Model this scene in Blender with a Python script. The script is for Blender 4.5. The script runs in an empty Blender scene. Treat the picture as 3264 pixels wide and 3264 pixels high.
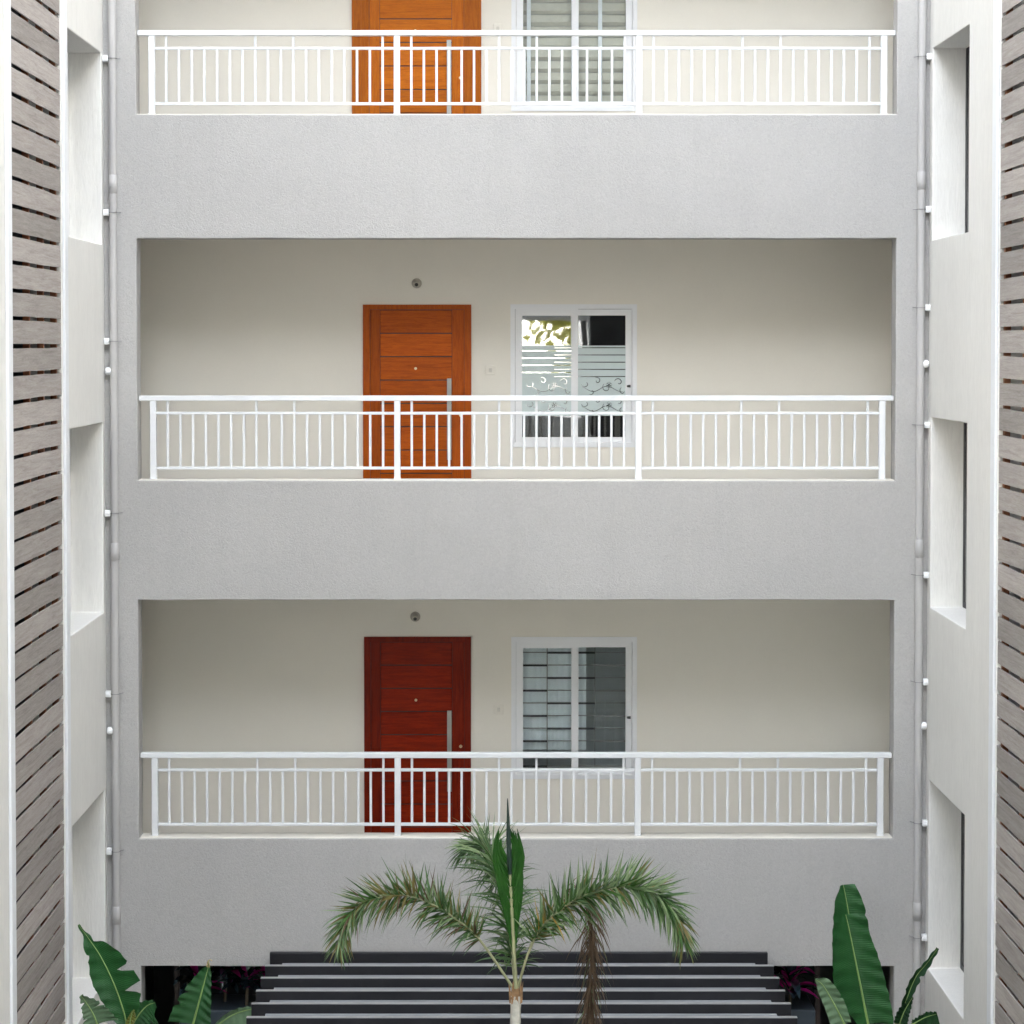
import bpy, bmesh, math, random
from mathutils import Vector, Matrix, noise

# ------------------------------------------------------------------ camera, sky, sun, exposure
SC = bpy.context.scene
COL = SC.collection
cam_d = bpy.data.cameras.new('camera'); cam = bpy.data.objects.new('camera', cam_d); COL.objects.link(cam)
cam_d.sensor_width = 36.0; cam_d.lens = 74.2
cam_d.shift_x = 0.02206; cam_d.shift_y = -0.1106
cam_d.clip_start = 0.05; cam_d.clip_end = 2000
cam.location = (0, 0, 0); cam.rotation_euler = (math.radians(90 - 1.56), 0, 0)
SC.camera = cam

SUN_EL, SUN_ROT = 22, 222
W = bpy.data.worlds.new('World'); SC.world = W; W.use_nodes = True
nt = W.node_tree; bg = nt.nodes['Background']
sky = nt.nodes.new('ShaderNodeTexSky'); sky.sky_type = 'NISHITA'; sky.sun_disc = False
sky.sun_elevation = math.radians(SUN_EL); sky.sun_rotation = math.radians(SUN_ROT)
sky.dust_density = 0.6; sky.air_density = 1.0; sky.ozone_density = 1.0
hs = nt.nodes.new('ShaderNodeHueSaturation'); hs.inputs['Saturation'].default_value = 0.30
nt.links.new(sky.outputs[0], hs.inputs['Color']); nt.links.new(hs.outputs[0], bg.inputs['Color'])
bg.inputs['Strength'].default_value = 0.15
sun_d = bpy.data.lights.new('sun', 'SUN'); sun_d.energy = 2.0; sun_d.angle = math.radians(0.6); sun_d.color = (1, .965, .92)
sun = bpy.data.objects.new('sun', sun_d); COL.objects.link(sun); sun.location = (-30, -35, 30)
sd = Vector((math.sin(math.radians(SUN_ROT)) * math.cos(math.radians(SUN_EL)), math.cos(math.radians(SUN_ROT)) * math.cos(math.radians(SUN_EL)), math.sin(math.radians(SUN_EL))))   # towards the sun
sun.rotation_euler = sd.to_track_quat('Z', 'Y').to_euler()
vs = SC.view_settings
vs.view_transform = 'Standard'; vs.look = 'None'; vs.gamma = 1.0; vs.use_curve_mapping = False
vs.exposure = 4.31
SC.render.engine = 'CYCLES'
SC.cycles.use_denoising = True
SC.cycles.max_bounces = 12; SC.cycles.diffuse_bounces = 5; SC.cycles.transparent_max_bounces = 16
SC.cycles.sample_clamp_indirect = 8.0

RND = random.Random(7)

# ------------------------------------------------------------------ materials
class MT:
    def __init__(s, name):
        s.m = bpy.data.materials.new(name); s.m.use_nodes = True
        s.t = s.m.node_tree; s.n = s.t.nodes; s.b = s.n['Principled BSDF']
    def add(s, typ, **kw):
        x = s.n.new(typ)
        for k, v in kw.items(): setattr(x, k, v)
        return x
    def link(s, a, b): s.t.links.new(a, b)
    def ramp(s, src, stops):
        r = s.add('ShaderNodeValToRGB'); cr = r.color_ramp
        while len(cr.elements) < len(stops): cr.elements.new(0.5)
        for e, (p, c) in zip(cr.elements, stops): e.position = p; e.color = (*c, 1)
        s.link(src, r.inputs[0]); return r.outputs[0]
    def coords(s, kind='Object', scale=(1, 1, 1), rnd=False):
        tc = s.add('ShaderNodeTexCoord'); mp = s.add('ShaderNodeMapping'); mp.inputs['Scale'].default_value = scale
        src = tc.outputs[kind]
        if rnd:
            oi = s.add('ShaderNodeObjectInfo'); mu = s.add('ShaderNodeMath', operation='MULTIPLY'); mu.inputs[1].default_value = 37.0
            ad = s.add('ShaderNodeVectorMath', operation='ADD')
            s.link(oi.outputs['Random'], mu.inputs[0]); s.link(src, ad.inputs[0]); s.link(mu.outputs[0], ad.inputs[1]); src = ad.outputs[0]
        s.link(src, mp.inputs[0]); return mp.outputs[0]
    def noise(s, vec, scale, detail=6, rough=.6, dist=0.0):
        x = s.add('ShaderNodeTexNoise'); x.inputs['Scale'].default_value = scale; x.inputs['Detail'].default_value = detail
        x.inputs['Roughness'].default_value = rough; x.inputs['Distortion'].default_value = dist
        s.link(vec, x.inputs['Vector']); return x.outputs['Fac']
    def bump(s, h, strength, dist):
        b = s.add('ShaderNodeBump'); b.inputs['Strength'].default_value = strength; b.inputs['Distance'].default_value = dist
        s.link(h, b.inputs['Height'])
        if s.b.inputs['Normal'].is_linked: s.link(s.b.inputs['Normal'].links[0].from_socket, b.inputs['Normal'])
        s.link(b.outputs[0], s.b.inputs['Normal'])
    def mix(s, fac, a, b):
        x = s.add('ShaderNodeMix', data_type='RGBA')
        for k, v in (('Factor', fac), ('A', a), ('B', b)):
            i = [q for q in x.inputs if q.name == k and q.enabled][0] if k != 'Factor' else x.inputs[0]
            if k != 'Factor': i = [q for q in x.inputs if q.name == k and q.type == 'RGBA'][0]
            if hasattr(v, 'is_linked'): s.link(v, i)
            else: i.default_value = v if k == 'Factor' else (*v, 1)
        return [o for o in x.outputs if o.type == 'RGBA'][0]

def plain(name, col, rough=.5, metal=0.0, spec=.5, coat=0.0, var=0.06, vscale=4.0, ior=None):
    m = MT(name); v = m.coords('Object', rnd=True)
    n = m.noise(v, vscale)
    lo = tuple(c * (1 - var) for c in col); hi = tuple(min(1, c * (1 + var)) for c in col)
    m.link(m.ramp(n, [(.3, lo), (.7, hi)]), m.b.inputs['Base Color'])
    m.b.inputs['Roughness'].default_value = rough; m.b.inputs['Metallic'].default_value = metal
    m.b.inputs['Specular IOR Level'].default_value = spec; m.b.inputs['Coat Weight'].default_value = coat
    if ior: m.b.inputs['IOR'].default_value = ior
    return m.m

def stucco(name, col, grain=(1, 1, 1), scale=28.0, bump=.5, dist=.006, mott=.05, rough=.92, speck=.05, streak=0):
    m = MT(name); v = m.coords('Object'); vg = m.coords('Object', grain)
    big = m.noise(v, .55, 5, .6); med = m.noise(v, 3.5, 5, .65); fine = m.noise(vg, scale, 5, .62, 1.6)
    lo = tuple(c * (1 - mott) for c in col); hi = tuple(c * (1 + mott) for c in col)
    a = m.ramp(big, [(.32, lo), (.68, hi)])
    d = m.ramp(med, [(.25, (1 - mott,) * 3), (.75, (1, 1, 1))])
    f = m.ramp(fine, [(.3, (1 - speck * 2,) * 3), (.62, (1, 1, 1))])
    mu = m.add('ShaderNodeMix', data_type='RGBA', blend_type='MULTIPLY'); mu.inputs[0].default_value = 1
    rg = [q for q in mu.inputs if q.type == 'RGBA']; m.link(a, rg[0]); m.link(d, rg[1])
    if streak:
        vs_ = m.coords('Object', (5, 5, .28)); st = m.noise(vs_, 1.6, 6, .7)
        sc = m.ramp(st, [(.50, (1, 1, 1)), (.78, (1 - streak, 1 - streak * 1.02, 1 - streak * 1.1))])
        m3 = m.add('ShaderNodeMix', data_type='RGBA', blend_type='MULTIPLY'); m3.inputs[0].default_value = 1
        r3 = [q for q in m3.inputs if q.type == 'RGBA']; m.link([o for o in mu.outputs if o.type == 'RGBA'][0], r3[0]); m.link(sc, r3[1]); mu = m3
    mu2 = m.add('ShaderNodeMix', data_type='RGBA', blend_type='MULTIPLY'); mu2.inputs[0].default_value = 1
    rg2 = [q for q in mu2.inputs if q.type == 'RGBA']; m.link([o for o in mu.outputs if o.type == 'RGBA'][0], rg2[0]); m.link(f, rg2[1])
    m.link([o for o in mu2.outputs if o.type == 'RGBA'][0], m.b.inputs['Base Color'])
    m.b.inputs['Roughness'].default_value = rough; m.b.inputs['Specular IOR Level'].default_value = .2
    m.bump(fine, bump, dist)
    return m.m

def wood(name, stops, grain, rough=.4, coat=.2, bump=.25, scale=5.0, spec=.4, var=(.82, 1.12)):
    m = MT(name); v = m.coords('Object', grain, rnd=True)
    n1 = m.noise(v, scale, 8, .65, .8); n2 = m.noise(v, scale * 7, 4, .7)
    c = m.ramp(n1, stops)
    d = m.ramp(n2, [(.35, (.72, .72, .72)), (.6, (1, 1, 1))])
    mu = m.add('ShaderNodeMix', data_type='RGBA', blend_type='MULTIPLY'); mu.inputs[0].default_value = .7
    rg = [q for q in mu.inputs if q.type == 'RGBA']; m.link(c, rg[0]); m.link(d, rg[1])
    oi = m.add('ShaderNodeObjectInfo'); mr = m.add('ShaderNodeMapRange'); mr.inputs['To Min'].default_value, mr.inputs['To Max'].default_value = var
    m.link(oi.outputs['Random'], mr.inputs['Value'])
    hv = m.add('ShaderNodeHueSaturation'); m.link(mr.outputs[0], hv.inputs['Value'])
    m.link([o for o in mu.outputs if o.type == 'RGBA'][0], hv.inputs['Color'])
    m.link(hv.outputs[0], m.b.inputs['Base Color'])
    m.b.inputs['Roughness'].default_value = rough; m.b.inputs['Coat Weight'].default_value = coat; m.b.inputs['Coat Roughness'].default_value = .25
    m.b.inputs['Specular IOR Level'].default_value = spec
    m.bump(n2, bump, .002)
    return m.m

def glass(name, ior, tint):
    m = MT(name); m.n.remove(m.b)
    fr = m.add('ShaderNodeFresnel'); fr.inputs['IOR'].default_value = ior
    tr = m.add('ShaderNodeBsdfTransparent'); tr.inputs[0].default_value = (*tint, 1)
    gl = m.add('ShaderNodeBsdfGlossy'); gl.inputs['Roughness'].default_value = .015
    v = m.coords('Object'); n = m.noise(v, 2.2, 2, .5)
    bp = m.add('ShaderNodeBump'); bp.inputs['Strength'].default_value = .05; bp.inputs['Distance'].default_value = .01
    m.link(n, bp.inputs['Height']); m.link(bp.outputs[0], gl.inputs['Normal'])
    mx = m.add('ShaderNodeMixShader'); m.link(fr.outputs[0], mx.inputs[0]); m.link(tr.outputs[0], mx.inputs[1]); m.link(gl.outputs[0], mx.inputs[2])
    m.link(mx.outputs[0], m.n['Material Output'].inputs[0])
    return m.m

def leafmat(name, a, b, rough=.35, spec=.5, trans=.25, veins=None, scale=6.0):
    m = MT(name); v = m.coords('Object', rnd=True)
    n = m.noise(v, scale, 5, .6)
    c = m.ramp(n, [(.3, a), (.7, b)])
    if veins:
        uv = m.add('ShaderNodeUVMap'); sx = m.add('ShaderNodeSeparateXYZ'); m.link(uv.outputs[0], sx.inputs[0])
        wv = m.add('ShaderNodeMath', operation='SINE'); mu = m.add('ShaderNodeMath', operation='MULTIPLY'); mu.inputs[1].default_value = veins
        m.link(sx.outputs[1], mu.inputs[0]); m.link(mu.outputs[0], wv.inputs[0])
        m.bump(wv.outputs[0], .35, .004)
    m.link(c, m.b.inputs['Base Color'])
    m.b.inputs['Roughness'].default_value = rough; m.b.inputs['Specular IOR Level'].default_value = spec
    if trans:
        td = m.add('ShaderNodeBsdfTranslucent'); m.link(c, td.inputs[0]); mx = m.add('ShaderNodeMixShader'); mx.inputs[0].default_value = trans
        m.link(m.b.outputs[0], mx.inputs[1]); m.link(td.outputs[0], mx.inputs[2]); m.link(mx.outputs[0], m.n['Material Output'].inputs[0])
    return m.m

MAT = dict(
    facade=stucco('grey_stucco', (.460, .451, .437), scale=40, bump=.75, dist=.008, mott=.04, speck=.06, streak=.035),
    wing=stucco('cream_combed_plaster', (.775, .765, .73), grain=(1, 1, .12), scale=42, bump=.5, dist=.006, mott=.035, speck=.04, streak=.03),
    corridor=stucco('cream_paint', (.82, .785, .70), scale=60, bump=.12, dist=.002, mott=.02, speck=.01),
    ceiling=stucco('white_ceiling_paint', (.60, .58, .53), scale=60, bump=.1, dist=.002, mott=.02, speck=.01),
    floor=plain('beige_floor_tile', (.42, .385, .32), .4),
    sill=stucco('cream_sill_render', (.70, .67, .60), scale=40, bump=.3, dist=.003, mott=.04, speck=.03),
    rail=plain('white_gloss_paint', (.72, .735, .745), .32, spec=.5, var=.02, vscale=9),
    trim=plain('white_trim_paint', (.78, .80, .82), .5, var=.03),
    upvc=plain('white_window_profile', (.80, .81, .82), .3, var=.01),
    pipe=plain('grey_pipe_paint', (.43, .42, .41), .5, var=.05, vscale=3),
    clamp=plain('white_plastic', (.85, .86, .86), .4, var=.02),
    wire=plain('dull_wire', (.25, .25, .25), .5, .6),
    steel=plain('brushed_steel', (.36, .35, .32), .5, .8, var=.05, vscale=20),
    brass=plain('pale_brass', (.70, .60, .36), .3, .9),
    black=plain('black_plastic', (.015, .015, .016), .4),
    slat=wood('weathered_timber', [(.2, (.24, .215, .195)), (.45, (.37, .335, .31)), (.75, (.47, .435, .405))], (14, .7, 14), rough=.85, coat=0, bump=.5, scale=3.0, spec=.15, var=(.80, 1.16)),
    batten=plain('rusty_brown_batten', (.22, .085, .04), .8, var=.3, vscale=8),
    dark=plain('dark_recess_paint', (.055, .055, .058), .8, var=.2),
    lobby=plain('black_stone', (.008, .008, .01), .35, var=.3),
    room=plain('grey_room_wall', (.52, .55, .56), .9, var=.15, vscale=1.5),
    beam=plain('dark_grey_metal', (.017, .017, .020), .45, 0, spec=.3, var=.15),
    sheet=plain('pale_roof_sheet', (.34, .355, .37), .12, var=.1, vscale=1.2),
    beamtop=plain('worn_metal_edge', (.36, .36, .36), .35, .4, var=.15),
    cglass=glass('clear_window_glass', 1.5, (.95, .97, .97)),
    glass=glass('window_glass', 2.3, (.92, .95, .95)),
    dglass=glass('dark_glass', 1.7, (.3, .32, .33)),
    film=plain('frosted_film', (.56, .64, .63), .55, var=.03),
    cut=plain('clear_cut_in_film', (.02, .035, .035), .06, spec=.8, ior=2.0),
    blind=plain('beige_blind_fabric', (.60, .57, .48), .9, var=.06, vscale=14),
    grille=plain('grey_grille_paint', (.30, .30, .29), .5),
    holder=plain('aged_bakelite', (.42, .39, .33), .5),
    reflection_panel=plain('pale_blue_reflection', (.84, .90, .93), .9, var=.04),  # pale tone imitating the bright reflection in the lowest window
    opp=stucco('pale_opposite_render', (.38, .385, .385), scale=20, mott=.03),
    ground=plain('courtyard_paving', (.20, .19, .18), .8, var=.2, vscale=1.0),
    soil=plain('planter_blue_grey', (.035, .05, .065), .5),
    trunk=plain('palm_trunk_bark', (.46, .45, .39), .85, var=.2, vscale=16),
    sheath=plain('torn_brown_sheath', (.26, .15, .07), .8, var=.4, vscale=30),
    rachis=plain('green_rachis', (.27, .28, .15), .5, var=.2),
    palm1=leafmat('palm_green', (.034, .098, .018), (.065, .15, .032), .45),
    palm2=leafmat('palm_grey_green', (.15, .22, .10), (.25, .33, .17), .55, .25),
    palm3=leafmat('palm_olive', (.13, .12, .03), (.20, .16, .05), .5),
    palm4=leafmat('palm_dry_brown', (.08, .055, .035), (.16, .11, .07), .8, .2),
    palmy=leafmat('palm_yellowed', (.34, .20, .03), (.46, .31, .06), .5),
    palm5=leafmat('palm_soft_green', (.05, .11, .04), (.085, .16, .06), .42),
    spear=leafmat('spear_green', (.014, .070, .008), (.028, .115, .015), .45, .3),
    spearb=leafmat('spear_dark_tip', (.01, .03, .022), (.02, .045, .03), .45),
    ban1=leafmat('banana_green', (.014, .078, .019), (.026, .115, .031), .38, .35, .2, veins=420),
    ban2=leafmat('banana_pale', (.10, .19, .10), (.16, .24, .14), .45, .3, .2, veins=420),
    ban3=leafmat('banana_deep', (.006, .036, .010), (.012, .055, .014), .42, .28, .2, veins=420),
    banrib=plain('yellow_green_midrib', (.22, .34, .10), .4, var=.1),
    banstem=plain('banana_stem_green', (.16, .20, .07), .6, var=.3, vscale=5),
    cord1=leafmat('cordyline_black_green', (.016, .026, .040), (.030, .050, .062), .16, 1.0, 0),
    cord2=leafmat('cordyline_magenta', (.34, .010, .14), (.55, .02, .26), .25, .7, .1),
    tleaf1=leafmat('tree_leaf', (.24, .25, .03), (.38, .36, .07), .6, .2, .5),
    bark=plain('tree_bark', (.10, .075, .05), .9, var=.3),
)

# ------------------------------------------------------------------ helpers
def new_obj(name, me, mat=None, parent=None, loc=(0, 0, 0), base=None):
    o = bpy.data.objects.new(name, me); COL.objects.link(o)
    if me is not None and mat is not None and len(me.materials) == 0:
        for x in (mat if isinstance(mat, (list, tuple)) else [mat]): me.materials.append(x)
    if parent is not None: o.parent = parent
    off = Vector(loc)
    p = parent
    while p is not None:
        off -= Vector(p.location); p = p.parent
    o.location = off
    return o

def thing(name, label, cat, loc=(0, 0, 0), group=None):
    o = bpy.data.objects.new(name, None); COL.objects.link(o); o.location = loc
    o.empty_display_size = .2
    return tag(o, label, cat, group)

def tag(o, label, cat=None, group=None, kind=None):
    if label: o['label'] = label
    if cat: o['category'] = cat
    if group: o['group'] = group
    if kind: o['kind'] = kind
    return o

class MB:
    def __init__(s): s.v = []; s.f = []; s.mi = []; s.smooth = []
    def add(s, vs, fs, mi=0, smooth=False):
        k = len(s.v); s.v += [tuple(p) for p in vs]
        for f in fs: s.f.append(tuple(i + k for i in f)); s.mi.append(mi); s.smooth.append(smooth)
        return s
    def box(s, x0, x1, y0, y1, z0, z1, mi=0, skip=()):
        vs = [(x0, y0, z0), (x1, y0, z0), (x1, y1, z0), (x0, y1, z0), (x0, y0, z1), (x1, y0, z1), (x1, y1, z1), (x0, y1, z1)]
        F = {'-z': (0, 3, 2, 1), '+z': (4, 5, 6, 7), '-y': (0, 1, 5, 4), '+x': (1, 2, 6, 5), '+y': (2, 3, 7, 6), '-x': (3, 0, 4, 7)}
        return s.add(vs, [f for k, f in F.items() if k not in skip], mi)
    def tube(s, pts, rad, n=8, mi=0, caps=True):
        pts = [Vector(p) for p in pts]; vs = []; fs = []
        if not hasattr(rad, '__len__'): rad = [rad] * len(pts)
        prev = None
        for i, p in enumerate(pts):
            t = (pts[min(i + 1, len(pts) - 1)] - pts[max(i - 1, 0)]).normalized()
            a = prev if prev is not None else (Vector((1, 0, 0)) if abs(t.x) < .9 else Vector((0, 0, 1)))
            a = (a - t * a.dot(t)).normalized(); prev = a; b = t.cross(a)
            for k in range(n):
                an = 2 * math.pi * k / n; vs.append(p + (a * math.cos(an) + b * math.sin(an)) * rad[i])
        for i in range(len(pts) - 1):
            for k in range(n):
                fs.append((i * n + k, i * n + (k + 1) % n, (i + 1) * n + (k + 1) % n, (i + 1) * n + k))
        s.add(vs, fs, mi, True)
        if caps:
            s.add(vs[:n], [tuple(range(n - 1, -1, -1))], mi); s.add(vs[-n:], [tuple(range(n))], mi)
        return s
    def mesh(s, name='mesh', recalc=False, bevel=0):
        me = bpy.data.meshes.new(name); me.from_pydata(s.v, [], s.f)
        me.polygons.foreach_set('material_index', s.mi); me.polygons.foreach_set('use_smooth', s.smooth)
        if recalc or bevel:
            bm = bmesh.new(); bm.from_mesh(me)
            if bevel:
                bmesh.ops.remove_doubles(bm, verts=bm.verts, dist=1e-5)
                bmesh.ops.bevel(bm, geom=bm.edges[:], offset=bevel, segments=1, affect='EDGES')
            bmesh.ops.recalc_face_normals(bm, faces=bm.faces); bm.to_mesh(me); bm.free()
        me.update(); return me
    def obj(s, name, mat, parent=None, **kw):
        return new_obj(name, s.mesh(name, **kw), mat, parent)

def wall(name, axis, U, V, holes, D, mat, parent, step=.3, jit=.0025, bevel=.008):
    """a slab with rectangular openings; axis 'y': u is x, depth is y; axis 'x': u is y, depth is x"""
    def cuts(lo, hi, extra):
        e = sorted(set([lo, hi] + [q for q in extra if lo < q < hi])); out = []
        for a, b in zip(e[:-1], e[1:]):
            n = max(1, math.ceil((b - a) / step)); out += [a + (b - a) * i / n for i in range(n)]
        return out + [e[-1]]
    us = cuts(*U, [q for h in holes for q in h[:2]]); vs_ = cuts(*V, [q for h in holes for q in h[2:]])
    nu, nv = len(us) - 1, len(vs_) - 1
    def solid(i, j):
        if i < 0 or j < 0 or i >= nu or j >= nv: return False
        cu, cv = (us[i] + us[i + 1]) / 2, (vs_[j] + vs_[j + 1]) / 2
        return not any(h[0] < cu < h[1] and h[2] < cv < h[3] for h in holes)
    key = {}; verts = []; faces = []
    def V3(i, j, k):
        if (i, j, k) not in key:
            u, v = us[i], vs_[j]
            q = Vector((u * 2.3, v * 2.3, k * 9.0 + 3.1))
            if 0 < i < nu: u += jit * noise.noise(q)
            if 0 < j < nv: v += jit * noise.noise(q + Vector((31.7, 5.2, 0)))
            d = D[k]
            key[(i, j, k)] = len(verts); verts.append((u, d, v) if axis == 'y' else (d, u, v))
        return key[(i, j, k)]
    for i in range(nu):
        for j in range(nv):
            if not solid(i, j): continue
            faces.append((V3(i, j, 0), V3(i + 1, j, 0), V3(i + 1, j + 1, 0), V3(i, j + 1, 0)))
            faces.append((V3(i, j, 1), V3(i, j + 1, 1), V3(i + 1, j + 1, 1), V3(i + 1, j, 1)))
            for di, dj, a, b in ((-1, 0, (i, j + 1), (i, j)), (1, 0, (i + 1, j), (i + 1, j + 1)), (0, -1, (i, j), (i + 1, j)), (0, 1, (i + 1, j + 1), (i, j + 1))):
                if not solid(i + di, j + dj):
                    faces.append((V3(*a, 0), V3(*a, 1), V3(*b, 1), V3(*b, 0)))
    me = bpy.data.meshes.new(name); me.from_pydata(verts, [], faces)
    bm = bmesh.new(); bm.from_mesh(me); bmesh.ops.recalc_face_normals(bm, faces=bm.faces); bm.to_mesh(me); bm.free()
    o = new_obj(name, me, mat, parent)
    if bevel:
        bv = o.modifiers.new('bevel', 'BEVEL'); bv.width = bevel; bv.segments = 2; bv.limit_method = 'ANGLE'; bv.angle_limit = math.radians(40)
    return o

def roomshell(name, x0, x1, y0, y1, z0, z1, skip, mat, parent):
    return MB().box(x0, x1, y0, y1, z0, z1, skip=(skip,)).obj(name, mat, parent)

# ------------------------------------------------------------------ levels (metres above the eye)
GROUND = -7.92; ROOF = 13.0; ROOF_OPP = 9.6
YF, YB = 17.7, 19.2                        # facade front plane, corridor back wall
XL, XR = -3.225, 3.68                      # faces of the two side wings
OX0, OX1 = -2.955, 3.407                   # gallery openings
STOREYS = [dict(par=1.895, top=3.906, flr=1.24), dict(par=-1.17, top=.861, flr=-1.815), dict(par=-4.195, top=-2.176, flr=-4.86)]

g = MB(); g.add([(-400, -400, GROUND), (400, -400, GROUND), (400, 400, GROUND), (-400, 400, GROUND)], [(0, 1, 2, 3)])
tag(g.obj('ground', MAT['ground']), None, kind='structure')

# ------------------------------------------------------------------ main building with its galleries
BLD = thing('apartment_building', 'grey rendered apartment block with three recessed galleries facing the courtyard', 'building', (0.2, YF, GROUND))
holes = [(OX0, OX1, s['par'], s['top']) for s in STOREYS] + [(-2.943, 3.42, GROUND - .5, -5.28)]
wall('facade_wall', 'y', (-6.4, 6.9), (GROUND, ROOF), holes, (YF, YF + .2), MAT['facade'], BLD, step=.25, jit=.005)
DOORS = [dict(x0=-1.245, x1=-.074, top=3.39, jamb=.155, lab='bright orange-brown wooden door with extra wide frame on the top gallery'),
         dict(x0=-1.149, x1=-.165, top=.333, jamb=.063, lab='orange-brown wooden door behind the middle gallery railing'),
         dict(x0=-1.143, x1=-.168, top=-2.695, jamb=.06, lab='dark reddish-brown wooden door behind the lowest gallery railing')]
WINS = [dict(x0=.199, x1=1.338, z1=3.40, z0=2.085), dict(x0=.191, x1=1.341, z1=.336, z0=-.965), dict(x0=.2, x1=1.347, z1=-2.697, z0=-4.0)]
bh = []
for s, d, w in zip(STOREYS, DOORS, WINS):
    bh.append((w['x0'] + .004, w['x1'] - .004, w['z0'] + .004, w['z1'] - .004))
wall('gallery_back_wall', 'y', (-6.2, 6.7), (GROUND + 2.6, ROOF), bh, (YB, YB + .15), MAT['corridor'], BLD, step=.6, jit=.002, bevel=.004)
for i, s in enumerate(STOREYS):
    MB().box(-6.2, 6.7, YF + .2, YB, s['flr'] - .15, s['flr']).obj('floor_slab', MAT['floor'], BLD)
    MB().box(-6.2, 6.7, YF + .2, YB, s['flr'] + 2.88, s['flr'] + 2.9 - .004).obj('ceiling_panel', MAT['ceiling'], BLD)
    MB().box(OX0 + .004, OX1 - .004, YF + .012, YF + .2, s['par'] - .006, s['par'] + .006).obj('parapet_coping', MAT['sill'], BLD, bevel=.004)
for x in (-6.2, 6.7):
    MB().box(min(x, x * 1.02), max(x, x * 1.02), YF + .2, YB, -5.3, 6).obj('gallery_end_wall', MAT['corridor'], BLD)
MB().box(-6.3, 6.8, YF, 25, ROOF - .3, ROOF - .01).obj('roof', MAT['facade'], BLD)
# ground-floor lobby: black stone recess
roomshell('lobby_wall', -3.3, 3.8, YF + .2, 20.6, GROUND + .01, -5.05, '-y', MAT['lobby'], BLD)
for x in (-2.715, 2.85):
    MB().box(x - .02, x + .02, 18.18, 18.24, GROUND + .02, -5.06).obj('lobby_mullion', plain('brown_mullion', (.035, .022, .018), .5), BLD)

# doors ------------------------------------------------------------
WOODS = [
    dict(d=[(.25, (.36, .080, .002)), (.5, (.53, .135, .003)), (.8, (.64, .185, .004))]),
    dict(d=[(.25, (.30, .046, .001)), (.5, (.47, .088, .002)), (.8, (.58, .125, .003))]),
    dict(d=[(.25, (.13, .007, .001)), (.5, (.24, .015, .001)), (.8, (.34, .028, .002))]),
]
for si, (s, d) in enumerate(zip(STOREYS, DOORS)):
    wh = wood('door_wood_across', WOODS[si]['d'], (.8, 9, 9), rough=.5, coat=.06, spec=.12)
    wv = wood('door_wood_upright', [(p, tuple(c * .86 for c in q)) for p, q in WOODS[si]['d']], (9, 9, .8), rough=.5, coat=.06, spec=.12)
    x0, x1, top, j = d['x0'], d['x1'], d['top'], d['jamb']; bot = s['flr'] + .005
    fr = MB()
    fr.box(x0, x0 + j, YB - .028, YB - .001, bot, top); fr.box(x1 - j, x1, YB - .028, YB - .001, bot, top)
    fr.box(x0 + j, x1 - j, YB - .028, YB - .001, top - .045, top)
    if si == 0:                                   # stepped outer architrave of the top door
        fr.box(x0 + .002, x0 + .085, YB - .040, YB - .028, bot, top); fr.box(x1 - .085, x1 - .002, YB - .040, YB - .028, bot, top)
    door = fr.obj('door', wv, BLD); tag(door, d['lab'])
    lx0, lx1, lt = x0 + j + .003, x1 - j - .003, top - .048
    px0, px1 = -.992, -.342                       # boarded middle of the leaf
    MB().box(x0 + j, x1 - j, YB - .003, YB + .03, bot, top - .045).obj('leaf_core', MAT['black'], door)
    for a, b in ((lx0, px0 - .003), (px1 + .003, lx1)):
        MB().box(a, b, YB - .009, YB - .0031, bot, lt).obj('stile', wv, door, bevel=.001)
    bw = .2125; nb = 10
    me = MB().box(-(px1 - px0) / 2, (px1 - px0) / 2, -.0075, 0, -bw / 2 + .0042, bw / 2 - .0042).mesh('board', bevel=.003)
    for k in range(nb):
        zc = lt - bw * (k + .5)
        if zc - bw / 2 < bot - .02: break
        new_obj('board', me, wh, door, ((px0 + px1) / 2, YB - .0032, zc))
    ht = top - .67
    h = MB().box(-.385, -.345, YB - .06, YB - .045, ht - .74, ht)
    for zz in (ht - .1, ht - .62): h.tube([(-.365, YB - .046, zz), (-.365, YB - .006, zz)], .009, 10)
    h.obj('handle', MAT['steel'], door)
    MB().tube([(-.671, YB - .006, top - .58), (-.671, YB - .014, top - .58)], [.014, .012], 14).tube([(-.671, YB - .014, top - .58), (-.671, YB - .016, top - .58)], [.006, .006], 10).obj('peephole', MAT['brass'], door)
    MB().tube([(-.262, YB - .009, top - 1.005), (-.262, YB - .018, top - 1.005)], [.015, .013], 14).obj('keyhole', MAT['brass'], door)

# windows ------------------------------------------------------------
def frame_boxes(mb, x0, x1, z0, z1, t, y0, y1):
    mb.box(x0, x0 + t, y0, y1, z0, z1); mb.box(x1 - t, x1, y0, y1, z0, z1)
    mb.box(x0 + t, x1 - t, y0, y1, z0, z0 + t); mb.box(x0 + t, x1 - t, y0, y1, z1 - t, z1)

def ribbon(mb, pts, w, y):
    n = len(pts); vs = []
    for i, (x, z) in enumerate(pts):
        ax, az = pts[max(0, i - 1)]; bx, bz = pts[min(n - 1, i + 1)]
        dx, dz = bx - ax, bz - az; l = math.hypot(dx, dz) or 1; k = w * (.45 + .55 * math.sin(math.pi * min(1, max(0, i / (n - 1)))))
        vs += [(x - dz / l * k, y, z + dx / l * k), (x + dz / l * k, y, z - dx / l * k)]
    mb.add(vs, [(2 * i, 2 * i + 1, 2 * i + 3, 2 * i + 2) for i in range(n - 1)])

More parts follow.
